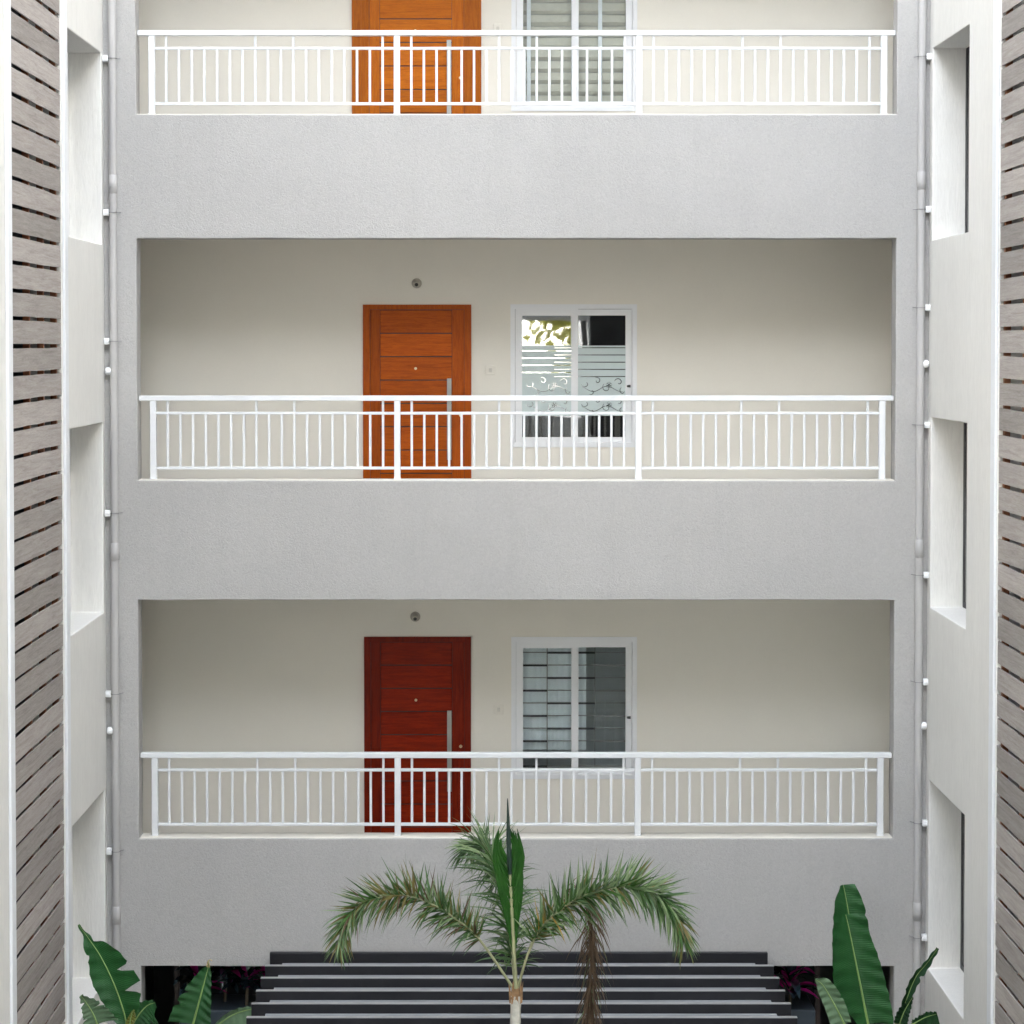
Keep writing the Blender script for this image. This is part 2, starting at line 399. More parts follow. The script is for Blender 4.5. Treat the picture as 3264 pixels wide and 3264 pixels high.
def spiral(cx, cz, r, a0, turns, flip=1, n=18):
    return [(cx + flip * r * (1 - .75 * i / n) * math.cos(a0 + turns * 6.283 * i / n), cz + r * (1 - .75 * i / n) * math.sin(a0 + turns * 6.283 * i / n)) for i in range(n + 1)]

WLAB = ['white sliding window with a beige blind behind it on the top gallery',
        'white sliding window with frosted scroll film behind the middle railing',
        'white sliding window with a security grille on the lowest gallery']
for si, w in enumerate(WINS):
    x0, x1, z0, z1 = w['x0'], w['x1'], w['z0'], w['z1']; xm = (x0 + x1) / 2 + .005
    fr = MB(); frame_boxes(fr, x0, x1, z0, z1, .042, YB - .008, YB + .09)
    win = fr.obj('window', MAT['upvc'], BLD); tag(win, WLAB[si])
    a = MB(); frame_boxes(a, x0 + .045, xm + .035, z0 + .03, z1 - .042, .062, YB - .004, YB + .03)
    fs = a.obj('sash', MAT['upvc'], win)
    b = MB(); frame_boxes(b, xm - .03, x1 - .044, z0 + .035, z1 - .045, .056, YB + .034, YB + .065)
    bs = b.obj('sash', MAT['upvc'], win)
    gA = (x0 + .107, xm - .027, z0 + .092, z1 - .104); gB = (xm + .026, x1 - .1, z0 + .091, z1 - .101)
    MB().box(gA[0] - .01, gA[1] + .01, YB + .012, YB + .016, gA[2] - .01, gA[3] + .01).obj('pane', MAT['glass' if si == 1 else 'cglass'], win)
    MB().box(gB[0] - .01, gB[1] + .01, YB + .047, YB + .051, gB[2] - .01, gB[3] + .01).obj('pane', MAT['glass' if si == 1 else 'cglass'], win)
    lz = z1 - .745
    MB().tube([(x1 - .078, YB + .034, lz), (x1 - .078, YB + .018, lz)], .011, 12).box(x1 - .073, x1 - .055, YB + .02, YB + .033, lz - .012, lz + .012).obj('latch', MAT['black'], win)
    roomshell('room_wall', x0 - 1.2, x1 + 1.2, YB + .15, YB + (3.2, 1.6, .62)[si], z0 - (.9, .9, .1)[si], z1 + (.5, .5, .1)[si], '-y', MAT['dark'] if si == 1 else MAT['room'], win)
    if si == 0:
        for k in range(12):                       # folded bands of the blind
            zc = z0 + .06 + k * .105
            MB().add([(x0, YB + .17, zc), (x1, YB + .17, zc), (x1, YB + .145, zc + .03), (x0, YB + .145, zc + .03), (x1, YB + .165, zc + .1), (x0, YB + .165, zc + .1)], [(0, 1, 2, 3), (3, 2, 4, 5)]).obj('blind_band', MAT['blind'], win)
        for x in (x0 + .16, x1 - .33):
            MB().box(x - .018, x + .018, YB + .095, YB + .12, z0 + .042, z1 - .042).obj('inner_mullion', MAT['upvc'], win)
    elif si == 1:
        for pi, (p, y) in enumerate(((gA, YB + .009), (gB, YB + .044))):
            ft = z1 - .375; n = 4 if pi == 0 else 5; z = ft
            first = .048 if pi == 0 else .02
            zz = [ft] + [ft - first - .0657 * k for k in range(n)] + [z1 - 1.015]
            for k in range(len(zz) - 1):
                MB().box(p[0], p[1], y - .001, y + .001, zz[k + 1] + (.004 if k < len(zz) - 2 else 0), zz[k] - (.004 if k else 0)).obj('film_strip', MAT['film'], win)
            sc = MB(); W_ = p[1] - p[0]; yy = y - .0018
            for rz in (z1 - .74, z1 - .92):
                for cx, cz, r, a0, tn, fl in ((.18, .02, .04, 3.4, .6, 1), (.42, .045, .032, 1.0, .9, -1), (.62, -.02, .045, 2.2, .7, 1), (.86, .03, .04, .3, .8, -1), (.3, -.055, .03, 4.0, .6, 1), (.95, -.05, .035, 2.0, .7, 1)):
                    ribbon(sc, spiral(p[0] + cx * W_, rz + cz, r, a0, tn, fl), .0034, yy)
                ribbon(sc, [(p[0] + W_ * t / 20, rz - .03 + .025 * math.sin(t * .55 + pi)) for t in range(2, 20)], .003, yy)
                fx, fz = p[0] + .66 * W_, rz + .005
                for q in range(5):
                    an = q * 1.2566 + .3
                    ribbon(sc, [(fx + .012 * math.cos(an + e) + .016 * math.cos(an), fz + .012 * math.sin(an + e) + .016 * math.sin(an)) for e in [6.283 * u / 8 for u in range(9)]], .0022, yy)
            sc.obj('film_scroll', MAT['cut'], win)
            if pi == 0:
                for k in range(5):
                    zc = ft - .02 - .0657 * k
                    MB().box(p[0] + W_ * .66, p[1], yy - .0004, yy, zc - .0035, zc + .0035).obj('film_slit', MAT['cut'], win)
    else:
        cu = MB(); nn = 26; ca, cb = x0 + .05, x0 + .69  # added wavy sheet behind the glass, standing in for a bright reflection
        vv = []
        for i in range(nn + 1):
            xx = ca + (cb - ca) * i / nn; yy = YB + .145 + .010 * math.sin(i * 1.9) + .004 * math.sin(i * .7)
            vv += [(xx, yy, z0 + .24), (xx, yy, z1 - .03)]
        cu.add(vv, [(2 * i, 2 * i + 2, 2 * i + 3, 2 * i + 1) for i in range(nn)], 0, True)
        cu.obj('reflection_panel', MAT['reflection_panel'], win)
        for x in (x0 + .33, xm + .19):
            MB().box(x - .005, x + .005, YB + .10, YB + .11, z0 + .05, z1 - .05).obj('grille_bar', MAT['grille'], win)
        for k in range(10):
            zc = z1 - .16 - k * .1165
            MB().box(x0 + .045, x1 - .045, YB + .11, YB + .122, zc - .004, zc + .004).obj('grille_bar', MAT['grille'], win)
            xs = ((x0 + .1, x0 + .33), (x0 + .33, xm + .19), (xm + .19, x1 - .05))
            for q, (p0, p1) in enumerate(xs):
                if (q + k) % 2: MB().box(p0, p1, YB + .094, YB + .1, zc - .009, zc + .009).obj('grille_bar', MAT['dark'] if q < 2 else MAT['grille'], win)

# ------------------------------------------------------------------ side wings
def wing(x, sgn, wins, screen, label):
    """sgn -1: wing whose face looks towards +x; +1: towards -x"""
    W_ = thing('side_wing', label, 'building', (x, 9, GROUND))
    holes = [(y0, y1, z0, z1) for (y0, y1, z0, z1) in wins] + [(screen[0], screen[1], GROUND - .5, ROOF - 1)]
    d = (x, x + sgn * .3)
    wall('wing_wall', 'x', (-.8, YF - .002), (GROUND, ROOF), holes, d, MAT['wing'], W_, step=.3, jit=.003)
    for (y0, y1, z0, z1) in wins:
        f = MB(); xa, xb = sorted((x + sgn * .272, x + sgn * .298))
        for a in ((y0 + .003, y0 + .06, z0 + .003, z1 - .003), (y1 - .06, y1 - .003, z0 + .003, z1 - .003), (y0 + .06, y1 - .06, z0 + .003, z0 + .05), (y0 + .06, y1 - .06, z1 - .05, z1 - .003)):
            f.box(xa, xb, a[0], a[1], a[2], a[3])
        wn = f.obj('window', MAT['beam'] if sgn > 0 else MAT['upvc'], W_)
        xa, xb = sorted((x + sgn * .275, x + sgn * .279))
        MB().box(xa, xb, y0 + .05, y1 - .05, z0 + .04, z1 - .04).obj('pane', MAT['dglass'], wn)
        xa, xb = sorted((x + sgn * .31, x + sgn * 1.6))
        roomshell('room_wall', xa, xb, y0 - .3, y1 + .05, z0 - .3, z1 + .3, '+x' if sgn < 0 else '-x', MAT['dark'], wn)
    # flat white frame round the timber screen, standing proud of the render
    for (ya, yb, yc) in ((screen[1] + .004, screen[1] + .13, 1), (screen[0] - .13, screen[0] - .004, 0)):
        xa, xb = sorted((x - sgn * .022, x - sgn * .001))
        MB().box(xa, xb, ya, yb, GROUND + .01, ROOF - 1).obj('screen_frame', MAT['trim'], W_, bevel=.004)
    xa, xb = sorted((x + sgn * .3, x + sgn * 1.5))
    roomshell('recess_wall', xa, xb, screen[0] - .1, screen[1] + .1, GROUND + .01, ROOF - .9, '+x' if sgn < 0 else '-x', MAT['dark'], W_)
    return W_
HW = 1.59
LW = [(16.2, 17.6, zt - HW, zt) for zt in (2.395, -.677, -3.757)]
RW = [(16.25, 17.58, zt - HW, zt) for zt in (2.43, -.632, -3.672)]
wing(XL, -1, LW, (14.20, 15.95), 'cream wing with tall window niches beside the torn-leaved banana plant')
wing(XR, 1, RW, (11.9, 15.27), 'cream wing with tall window niches beside the upright-leaved banana plant')

def screen(x, sgn, y0, y1, zg, pitch, battens, label):
    T = thing('timber_screen', label, 'screen', (x, (y0 + y1) / 2, GROUND), 'timber slat screens on the wings')
    L = y1 - y0 - .012
    hgt = pitch - .029
    meshes = []
    for v in range(5):                            # a few lightly warped planks shared by all slats
        mb = MB(); n = 6; r = random.Random(v + 3)
        w0 = [r.uniform(-.004, .004) for _ in range(n + 1)]
        for i in range(n):
            ya, yb = -L / 2 + L * i / n, -L / 2 + L * (i + 1) / n
            za, zb = w0[i], w0[i + 1]; t = .006
            vsx = []
            for yy, dz in ((ya, za), (yb, zb)):
                vsx += [(-t, yy, -hgt / 2 + dz), (t, yy, -hgt / 2 + dz), (t, yy, hgt / 2 + dz), (-t, yy, hgt / 2 + dz)]
            fs = [(0, 1, 5, 4), (1, 2, 6, 5), (2, 3, 7, 6), (3, 0, 4, 7)]
            if i == 0: fs.append((3, 2, 1, 0))
            if i == n - 1: fs.append((4, 5, 6, 7))
            mb.add(vsx, fs)
        meshes.append(mb.mesh('slat', recalc=True))
    r = random.Random(int(abs(x) * 100))
    k = -6
    while True:
        zc = zg - pitch * (k + .5)
        if zc - pitch / 2 < GROUND + .1: break
        o = new_obj('slat', meshes[r.randrange(5)], MAT['slat'], T, (x + sgn * (.012 + r.uniform(0, .004)), (y0 + y1) / 2, zc + r.uniform(-.002, .002)))
        o.rotation_euler = (r.uniform(-.0016, .0016), 0, 0)
        k += 1
    for yb in battens:
        xa, xb = sorted((x + sgn * .026, x + sgn * .07))
        MB().box(xa, xb, yb - .022, yb + .022, GROUND + .05, 4).obj('batten', MAT['batten'], T)
screen(XL, -1, 14.20, 15.95, 2.440, .1902, (14.28, 14.93, 15.40, 15.86), 'weathered timber slat screen next to the torn-leaved banana plant')
screen(XR, 1, 11.9, 15.27, 2.344, .1878, (12.0, 13.0, 13.9, 14.66, 15.2), 'weathered timber slat screen next to the upright-leaved banana plant')

# ------------------------------------------------------------------ opposite building and trees (seen in reflections, and closing the courtyard)
OPP = thing('opposite_building', 'pale building across the courtyard, seen only as a reflection in the panes', 'building', (0.2, -.8, GROUND))
wall('facade_wall', 'y', (-4.0, 4.5), (GROUND, ROOF_OPP), [(-2.9, 1.8, -1.4, .37), (1.85, 3.4, GROUND - .5, 3.4), (-2.9, 1.75, -5.35, -4.95)], (-.8, -.5), MAT['opp'], OPP, step=.6)
roomshell('recess_wall', 1.7, 3.6, -2.6, -.8, GROUND + .01, 3.6, '+y', MAT['dark'], OPP)
def tree(x, y, h, r, n, label, seed):
    R_ = random.Random(seed); T = thing('tree', label, 'tree', (x, y, GROUND), 'trees behind the opposite building')
    tr = MB(); top = Vector((x + .3, y, GROUND + h * .62))
    tr.tube([(x, y, GROUND), (x + .1, y, GROUND + h * .3), tuple(top)], [.28, .2, .12], 8)
    cl = []
    for k in range(9):
        a = R_.uniform(0, 6.28); q = top + Vector((math.cos(a) * r * R_.uniform(.3, .8), math.sin(a) * r * R_.uniform(.3, .8), R_.uniform(-.1, .38) * h))
        tr.tube([tuple(Vector((x + .1, y, GROUND + h * R_.uniform(.3, .55)))), tuple((top + q) / 2 + Vector((0, 0, .2))), tuple(q)], [.1, .06, .02], 6); cl.append(q)
    tr.obj('trunk', MAT['bark'], T)
    lf = MB()
    for _ in range(n):
        c = R_.choice(cl); p = c + Vector((R_.gauss(0, .75), R_.gauss(0, .75), R_.gauss(0, .6)))
        d = Vector((R_.gauss(0, 1), R_.gauss(0, 1), R_.gauss(0, .6))).normalized(); e = d.cross(Vector((R_.gauss(0, 1), R_.gauss(0, 1), R_.gauss(0, 1)))).normalized()
        s1, s2 = R_.uniform(.14, .28), R_.uniform(.07, .13)
        lf.add([p - d * s1, p + e * s2, p + d * s1, p - e * s2], [(0, 1, 2, 3)])
    c = lf.obj('crown', MAT['tleaf1'], T); c['kind'] = 'stuff'
tree(2.6, -22, 11.5, 3.0, 9000, 'yellow-green tree mirrored in the middle window', 3)
tree(-4.0, -27, 13, 3.6, 6000, 'taller yellow-green tree mirrored beside the shorter one', 5)

# ------------------------------------------------------------------ gallery railings
RY = YF + .10
PX = [-2.835, -.777, 1.257, 3.312]
RLAB = ['white metal railing of the top gallery, cut by the upper picture edge', 'white metal railing of the middle gallery', 'white metal railing of the lowest gallery, behind the palm tip']
bal_me = MB().box(-.010, .010, -.010, .010, -.220, .220).mesh('baluster', bevel=.002)
sho_me = MB().box(-.010, .010, -.010, .010, -.0475, .0475).mesh('short_baluster', bevel=.002)
post_me = MB().box(-.026, .026, -.026, .026, 0, .664).box(-.030, .030, -.030, .030, 0, .010).mesh('post', bevel=.0025)
for si, s in enumerate(STOREYS):
    zb = s['par'] + .006; zt = s['par'] + .712
    Rl = thing('balcony_railing', RLAB[si], 'railing', (.24, RY, zb), 'gallery railings')
    MB().box(OX0 + .002, OX1 - .002, RY - .03, RY + .03, zt - .044, zt).obj('top_rail', MAT['rail'], Rl, bevel=.004)
    for px in PX: new_obj('post', post_me, MAT['rail'], Rl, (px, RY, zb))
    for a, b in zip(PX[:-1], PX[1:]):
        for nm, zc in (('middle_rail', zt - .149), ('bottom_rail', zt - .612)):
            MB().box(a + .0265, b - .0265, RY - .014, RY + .014, zc - .0115, zc + .0115).obj(nm, MAT['rail'], Rl, bevel=.002)
        st = (b - a - .242) / 17
        for k in range(18):
            x = a + .121 + st * k + RND.uniform(-.0012, .0012)
            o = new_obj('baluster', bal_me, MAT['rail'], Rl, (x, RY, zt - .3805))
            if k in (0, 7, 10, 17): new_obj('short_baluster', sho_me, MAT['rail'], Rl, (x, RY, zt - .0907))

# ------------------------------------------------------------------ downpipes
def downpipe(x, sgn, joints, clamps, label, caps=()):
    y = YF - .048; r = .0325
    P = thing('downpipe', label, 'pipe', (x, y, GROUND), 'grey downpipes in the courtyard corners')
    MB().tube([(x, y, GROUND + .02), (x, y, ROOF - .4)], r, 20).obj('pipe', MAT['pipe'], P)
    for z in joints:
        MB().tube([(x, y, z - .075), (x, y, z - .072), (x, y, z + .072), (x, y, z + .075)], [r + .0005, r + .0045, r + .0045, r + .0005], 20).obj('coupling', MAT['pipe'], P)
    for z in caps:                                # rounded inspection caps on the corner side
        MB().tube([(x - sgn * .02, y, z), (x - sgn * .045, y, z), (x - sgn * .060, y, z), (x - sgn * .068, y, z), (x - sgn * .071, y, z)], [.030, .033, .031, .022, .006], 16).obj('inspection_cap', MAT['clamp'], P)
    blk = MB().box(-.023, .023, -.03, .03, -.026, .026).box(-.016, .016, -.036, -.03, -.012, .012).mesh('clamp_block', bevel=.004)
    for z in clamps:
        c = new_obj('clamp_block', blk, MAT['clamp'], P, (x - sgn * (r + .024), y + .005, z))
        w = MB(); w.tube([(x + (r + .004) * math.cos(a), y + (r + .004) * math.sin(a), z) for a in [math.pi * 2 * k / 20 for k in range(21)]], .003, 6, caps=False)
        w.tube([(x + sgn * (r - .01), y - .012, z), (x + sgn * (r + .028), y + .04, z + .002)], .003, 6)
        new_obj('strap', w.mesh('strap'), MAT['wire'], c, (0, 0, 0))
PIPE_J = [1.31, -1.765, -4.83]
downpipe(-3.142, 1, PIPE_J, [2.355, 1.075, .0, -1.44, -2.96, -4.29], 'grey downpipe in the corner above the torn-leaved banana plant', (-.25, -3.27))
downpipe(3.605, -1, [z + .03 for z in PIPE_J], [2.37, 1.1, .28, -.70, -1.96, -2.86, -4.05, -5.02], 'grey downpipe in the corner above the upright-leaved banana plant', (-.19, -3.23))

# ------------------------------------------------------------------ small wall fixtures
def lampholder(x, z, label):
    T = thing('wall_lamp', label, 'lamp', (x, YB, z), 'bulb holders above the gallery doors')
    MB().tube([(x, YB - .001, z), (x, YB - .012, z), (x, YB - .018, z)], [.046, .046, .034], 20).obj('base_plate', MAT['holder'], T)
    MB().tube([(x, YB - .015, z + .004), (x, YB - .04, z - .004), (x, YB - .062, z - .014)], [.032, .032, .030], 18).obj('holder', MAT['holder'], T)
    MB().tube([(x, YB - .0615, z - .0138), (x, YB - .066, z - .016)], [.017, .016], 14).obj('socket', MAT['black'], T)
lampholder(-.661, .527, 'small white bulb holder above the middle gallery door')
lampholder(-.676, -2.511, 'small white bulb holder above the lowest gallery door')
def switch(x, z, label):
    T = thing('bell_switch', label, 'switch', (x, YB, z), 'bell switches beside the gallery doors')
    MB().box(x - .043, x + .043, YB - .010, YB - .001, z - .043, z + .043).obj('plate', MAT['corridor'], T, bevel=.003)
    MB().box(x - .014, x + .014, YB - .016, YB - .010, z - .018, z + .018).obj('rocker', MAT['sill'], T, bevel=.002)
switch(.010, -.262, 'cream bell switch between the door and window of the middle gallery')
switch(.085, -3.362, 'cream bell switch between the door and window of the lowest gallery')
switch(.078, 2.83, 'cream bell switch between the door and window of the top gallery')

# ------------------------------------------------------------------ pergola
PG = thing('pergola', 'dark metal pergola of parallel beams against the grey wall', 'pergola', (.25, 16, GROUND))
ZP = -5.142; rows = [17.62, 17.237, 16.903, 16.566, 16.242, 15.908, 15.57, 15.24, 14.91]
me = MB().box(-2.095, 2.095, 0, .045, -.15, -.002).mesh('beam', bevel=.003)
me2 = MB().box(-2.095, 2.095, .001, .044, -.0015, .0015).mesh('beam_cap')
for y in rows:
    b = new_obj('beam', me, MAT['beam'], PG, (.247, y, ZP))
    if y < 17.6: new_obj('cap_strip', me2, MAT['beamtop'], b, (.247, y, ZP))
for y in rows[1:]:
    MB().box(-1.735, 2.225, y + .05, y + .318, ZP - .073, ZP - .068).obj('roof_sheet', MAT['sheet'], PG)
for x in (-1.2, 1.7):
    MB().box(x - .05, x + .05, 14.85, YF - .02, ZP - .30, ZP - .152).obj('rafter', MAT['beam'], PG)
    MB().box(x - .05, x + .05, 14.9, 15.0, GROUND + .005, ZP - .302).obj('post', MAT['beam'], PG)

# ------------------------------------------------------------------ lobby planters with purple-leaved plants
def planter(x0, x1, label):
    m = MB(); m.box(x0, x1, 17.96, 18.42, GROUND + .012, -5.74)
    tag(m.obj('planter', MAT['soil'], bevel=.01), label, 'planter')
planter(-2.66, -1.70, 'blue-grey planter under the purple plants near the torn-leaved banana plant')
planter(2.26, 2.80, 'blue-grey planter under the purple plants near the upright-leaved banana plant')
def cordyline(x, y, z, seed, mag, label):
    r = random.Random(seed); T = thing('cordyline', label, 'plant', (x, y, z), 'purple-leaved plants in the dark lobby')
    MB().tube([(x, y, z), (x + .01, y, z + .25)], .014, 8).obj('stem', MAT['bark'], T)
    for k in range(22):
        a = r.uniform(0, 6.28); el = r.uniform(.25, 1.35); L = r.uniform(.24, .42); w = r.uniform(.03, .055)
        p0 = Vector((x, y, z + r.uniform(.12, .28))); d = Vector((math.cos(a) * math.cos(el), math.sin(a) * math.cos(el), math.sin(el)))
        side = d.cross(Vector((0, 0, 1))).normalized(); mb = MB(); vs = []
        for i in range(7):
            t = i / 6; p = p0 + d * L * t + Vector((0, 0, -.28 * L * t * t * 1.6)); ww = w * math.sin(math.pi * (.12 + .86 * t)) ** .8
            up = Vector((0, 0, ww * .35))
            vs += [p - side * ww + up, p, p + side * ww + up]
        fs = []
        for i in range(6):
            for q in range(2): fs.append((3 * i + q, 3 * i + q + 1, 3 * i + q + 4, 3 * i + q + 3))
        mb.add(vs, fs, 0, True)
        mb.obj('leaf', MAT['cord2'] if r.random() < mag else MAT['cord1'], T)
CX = [(-2.52, .25), (-2.30, .15), (-2.10, .2), (-1.92, .55), (-1.77, .5), (2.36, .5), (2.60, .6)]
CL = ['purple-leaved plant beside the brown lobby mullion near the torn-leaved banana plant', 'dark glossy plant second from the mullion in the wider planter', 'dark glossy plant behind the single upright banana leaf by the pergola',
      'magenta-leaved plant second from the pergola beam ends in the wider planter', 'magenta-leaved plant closest to the pergola beam ends in the wider planter', 'magenta plant hugging the pergola beam ends in the narrow planter', 'magenta plant next to the tall upright banana leaves in the narrow planter']
for i, ((x, mg), lb) in enumerate(zip(CX, CL)): cordyline(x, 18.10 + .10 * (i % 2), -5.74 + .003, 20 + i, mg, lb)

# ------------------------------------------------------------------ banana plants
def lerp_rows(rows, n):
    seg = [0]
    for a, b in zip(rows[:-1], rows[1:]): seg.append(seg[-1] + math.dist(a[:3], b[:3]))
    out = []
    for i in range(n + 1):
        s = seg[-1] * i / n; k = 0
        while k < len(seg) - 2 and seg[k + 1] < s: k += 1
        t = (s - seg[k]) / max(1e-9, seg[k + 1] - seg[k])
        p0 = rows[max(0, k - 1)]; p1 = rows[k]; p2 = rows[k + 1]; p3 = rows[min(len(rows) - 1, k + 2)]
        out.append([.5 * (2 * b + (c - a) * t + (2 * a - 5 * b + 4 * c - d) * t * t + (3 * b - a - 3 * c + d) * t ** 3) for a, b, c, d in zip(p0, p1, p2, p3)])
    return out
def banana_leaf(rows, mat, T, tears=(), fold=.3, wave=.012, seed=0, rib=.006, n=44):
    r = random.Random(seed); st = lerp_rows(rows, n); NW = 4
    vs = []; fs = []; uv = []
    for i, (x, y, z, wl, wr) in enumerate(st):
        a = st[max(0, i - 1)]; b = st[min(n, i + 1)]
        d = Vector((b[0] - a[0], 0, b[2] - a[2])).normalized(); side = Vector((d.z, 0, -d.x))     # to the right of growth
        t = i / n
        for tt, sd_, dep in tears:
            k = abs(t - tt) * n
            f = 1 - dep * max(0, 1 - k / 1.6)
            if sd_ < 0: wl *= f
            else: wr *= f
        wl = max(.002, wl * (1 + .05 * noise.noise(Vector((i * .5, seed, 0))))); wr = max(.002, wr * (1 + .05 * noise.noise(Vector((i * .5, seed, 9)))))
        for q in range(-NW, NW + 1):
            e = q / NW; w = wr if e > 0 else wl
            dy = -fold * abs(e) ** 1.4 * w + wave * math.sin(i * 1.1 + q) * abs(e) + .02 * noise.noise(Vector((t * 4, e, seed))) * abs(e)
            drop = .10 * w * e * e
            vs.append(Vector((x, y + dy, z - drop)) + side * e * w); uv.append((e, t))
    c = 2 * NW + 1
    for i in range(n):
        for q in range(c - 1): fs.append((i * c + q, i * c + q + 1, (i + 1) * c + q + 1, (i + 1) * c + q))
    mb = MB().add(vs, fs, 0, True); me = mb.mesh('leaf')
    ul = me.uv_layers.new(name='UVMap')
    for lp in me.loops: ul.data[lp.index].uv = uv[lp.vertex_index]
    o = new_obj('leaf', me, mat, T)
    MB().tube([(x, y - .004, z) for (x, y, z, _, _) in st[::2]], [rib * (1 - .8 * i / len(st[::2])) for i in range(len(st[::2]))], 6).obj('midrib', MAT['banrib'], o)
    return o
def stalk(T, base, rows, r0=.03, name='leaf_stalk'):
    p = Vector(rows[0][:3]); b = Vector(base); m = (p * .55 + b * .45) + Vector((0, 0, .12))
    MB().tube([tuple(b), tuple(m), tuple(p)], [r0, r0 * .6, .010], 8).obj(name, MAT['banstem'], T)
LA = [(-2.635, 15.2, -4.957, 0.044, 0.018), (-2.656, 15.2, -4.862, 0.083, 0.096), (-2.709, 15.2, -4.702, 0.105, 0.167), (-2.774, 15.22, -4.565, 0.112, 0.151), (-2.84, 15.25, -4.458, 0.084, 0.11), (-2.903, 15.3, -4.392, 0.062, 0.035), (-2.951, 15.32, -4.335, 0.019, 0.012), (-3.0, 15.3, -4.258, 0.007, 0.005)]
LB = [(-2.223, 15.7, -5.12, 0.19, 0.136), (-2.186, 15.7, -4.985, 0.172, 0.104), (-2.149, 15.7, -4.847, 0.122, 0.068), (-2.112, 15.7, -4.709, 0.045, 0.027), (-2.103, 15.7, -4.672, 0.005, 0.005)]
LC = [(-2.81, 15.0, -4.892, 0.082, 0.13), (-2.84, 15.0, -4.816, 0.056, 0.091), (-2.883, 15.0, -4.745, 0.035, 0.056), (-2.926, 15.0, -4.684, 0.01, 0.01)]
LD = [(-2.642, 15.5, -5.055, 0.045, 0.206), (-2.583, 15.5, -4.967, 0.063, 0.17), (-2.528, 15.5, -4.913, 0.036, 0.107), (-2.474, 15.5, -4.895, 0.009, 0.027)]
LE = [(-2.184, 16.65, -5.453, 0.019, 0.096), (-2.038, 16.65, -5.355, 0.043, 0.125), (-1.883, 16.65, -5.307, 0.019, 0.106), (-1.747, 16.65, -5.302, 0.005, 0.019)]
B1 = thing('banana_plant', 'banana plant with torn drooping leaves in front of the cream wing', 'plant', (-2.6, 15.3, GROUND), 'banana plants by the pergola')
MB().tube([(-2.62, 15.35, GROUND), (-2.6, 15.32, GROUND + 1.4), (-2.58, 15.3, -5.55)], [.1, .08, .05], 12).obj('stem', MAT['banstem'], B1)
wide = lambda rows, k: [(a, b, c, d * k, e * k) for a, b, c, d, e in rows]
LA = wide(LA, 1.16); LC = wide(LC, 1.35); LD = wide(LD, 1.25)
for rows, mt, tr, sd_, fo in ((LA, 'ban1', [(.30, 1, .75), (.47, 1, .8), (.80, 1, .5), (.72, -1, .3)], 1, .2), (LC, 'ban2', [(.5, 1, .6), (.75, -1, .7), (.3, -1, .5)], 2, .25), (LD, 'ban1', [(.45, 1, .8)], 3, .2)):
    banana_leaf(rows, MAT[mt], B1, tr, fo, seed=sd_); stalk(B1, (-2.58, 15.3, -5.6), rows)
# broken white edges and the small yellowing shoot of the same plant
sh = [(-2.60, 15.15, -4.98, .01, .012), (-2.60, 15.14, -4.93, .03, .03), (-2.585, 15.13, -4.86, .012, .03), (-2.57, 15.13, -4.83, .004, .004)]
banana_leaf(sh, leafmat('banana_yellowing', (.11, .13, .01), (.16, .17, .02)), B1, (), .3, seed=8); stalk(B1, (-2.58, 15.3, -5.6), sh)
B2 = thing('banana_plant', 'single upright banana leaf with yellow midrib between wing and pergola', 'plant', (-2.25, 15.75, GROUND), 'banana plants by the pergola')
MB().tube([(-2.27, 15.85, GROUND), (-2.26, 15.8, GROUND + 1.4), (-2.24, 15.75, -5.5)], [.08, .06, .03], 12).obj('stem', MAT['banstem'], B2)
banana_leaf(LB, MAT['ban1'], B2, [(.52, -1, .35), (.33, -1, .3)], .28, seed=4, rib=.009); stalk(B2, (-2.24, 15.75, -5.52), LB)
banana_leaf([(-2.106, 15.695, -4.69, .012, .014), (-2.104, 15.69, -4.655, .013, .01), (-2.10, 15.68, -4.63, .004, .004), (-2.075, 15.68, -4.635, .002, .002)], leafmat('dry_leaf_tip', (.42, .30, .14), (.55, .42, .22), .8), B2, (), .3, seed=6, rib=.002, n=12)
banana_leaf(LE, MAT['ban2'], B2, [(.4, 1, .5)], .3, seed=5); stalk(B2, (-2.24, 15.75, -5.52), LE)
R1 = [(2.767, 15.75, -4.93, 0.155, 0.145), (2.743, 15.75, -4.745, 0.168, 0.15), (2.724, 15.75, -4.468, 0.155, 0.132), (2.7, 15.75, -4.302, 0.123, 0.129), (2.677, 15.75, -4.173, 0.086, 0.111), (2.658, 15.75, -4.081, 0.025, 0.086)]
R2 = [(2.787, 15.4, -5.022, 0.062, 0.173), (2.774, 15.4, -4.96, 0.093, 0.185), (2.728, 15.4, -4.73, 0.185, 0.182), (2.682, 15.4, -4.504, 0.162, 0.162), (2.641, 15.4, -4.306, 0.091, 0.126), (2.618, 15.4, -4.211, 0.028, 0.089)]
R3 = [(3.055, 15.6, -5.066, 0.014, 0.023), (3.118, 15.6, -4.873, 0.034, 0.031), (3.18, 15.6, -4.727, 0.032, 0.036), (3.261, 15.6, -4.627, 0.023, 0.027), (3.338, 15.6, -4.517, 0.013, 0.014)]
R3b = [(3.036, 15.5, -5.055, 0.049, 0.054), (3.071, 15.5, -4.96, 0.054, 0.04), (3.134, 15.5, -4.851, 0.007, 0.007)]
R4 = [(2.562, 15.1, -4.925, 0.096, 0.052), (2.482, 15.1, -4.77, 0.071, 0.078), (2.402, 15.1, -4.638, 0.048, 0.065), (2.349, 15.1, -4.602, 0.004, 0.004)]
R6 = [(3.034, 15.0, -4.892, 0.026, 0.035), (3.121, 15.0, -4.844, 0.039, 0.061), (3.208, 15.0, -4.818, 0.026, 0.074)]
B3 = thing('banana_plant', 'tall banana plant with two broad upright leaves by the downpipe', 'plant', (2.8, 15.4, GROUND), 'banana plants by the pergola')
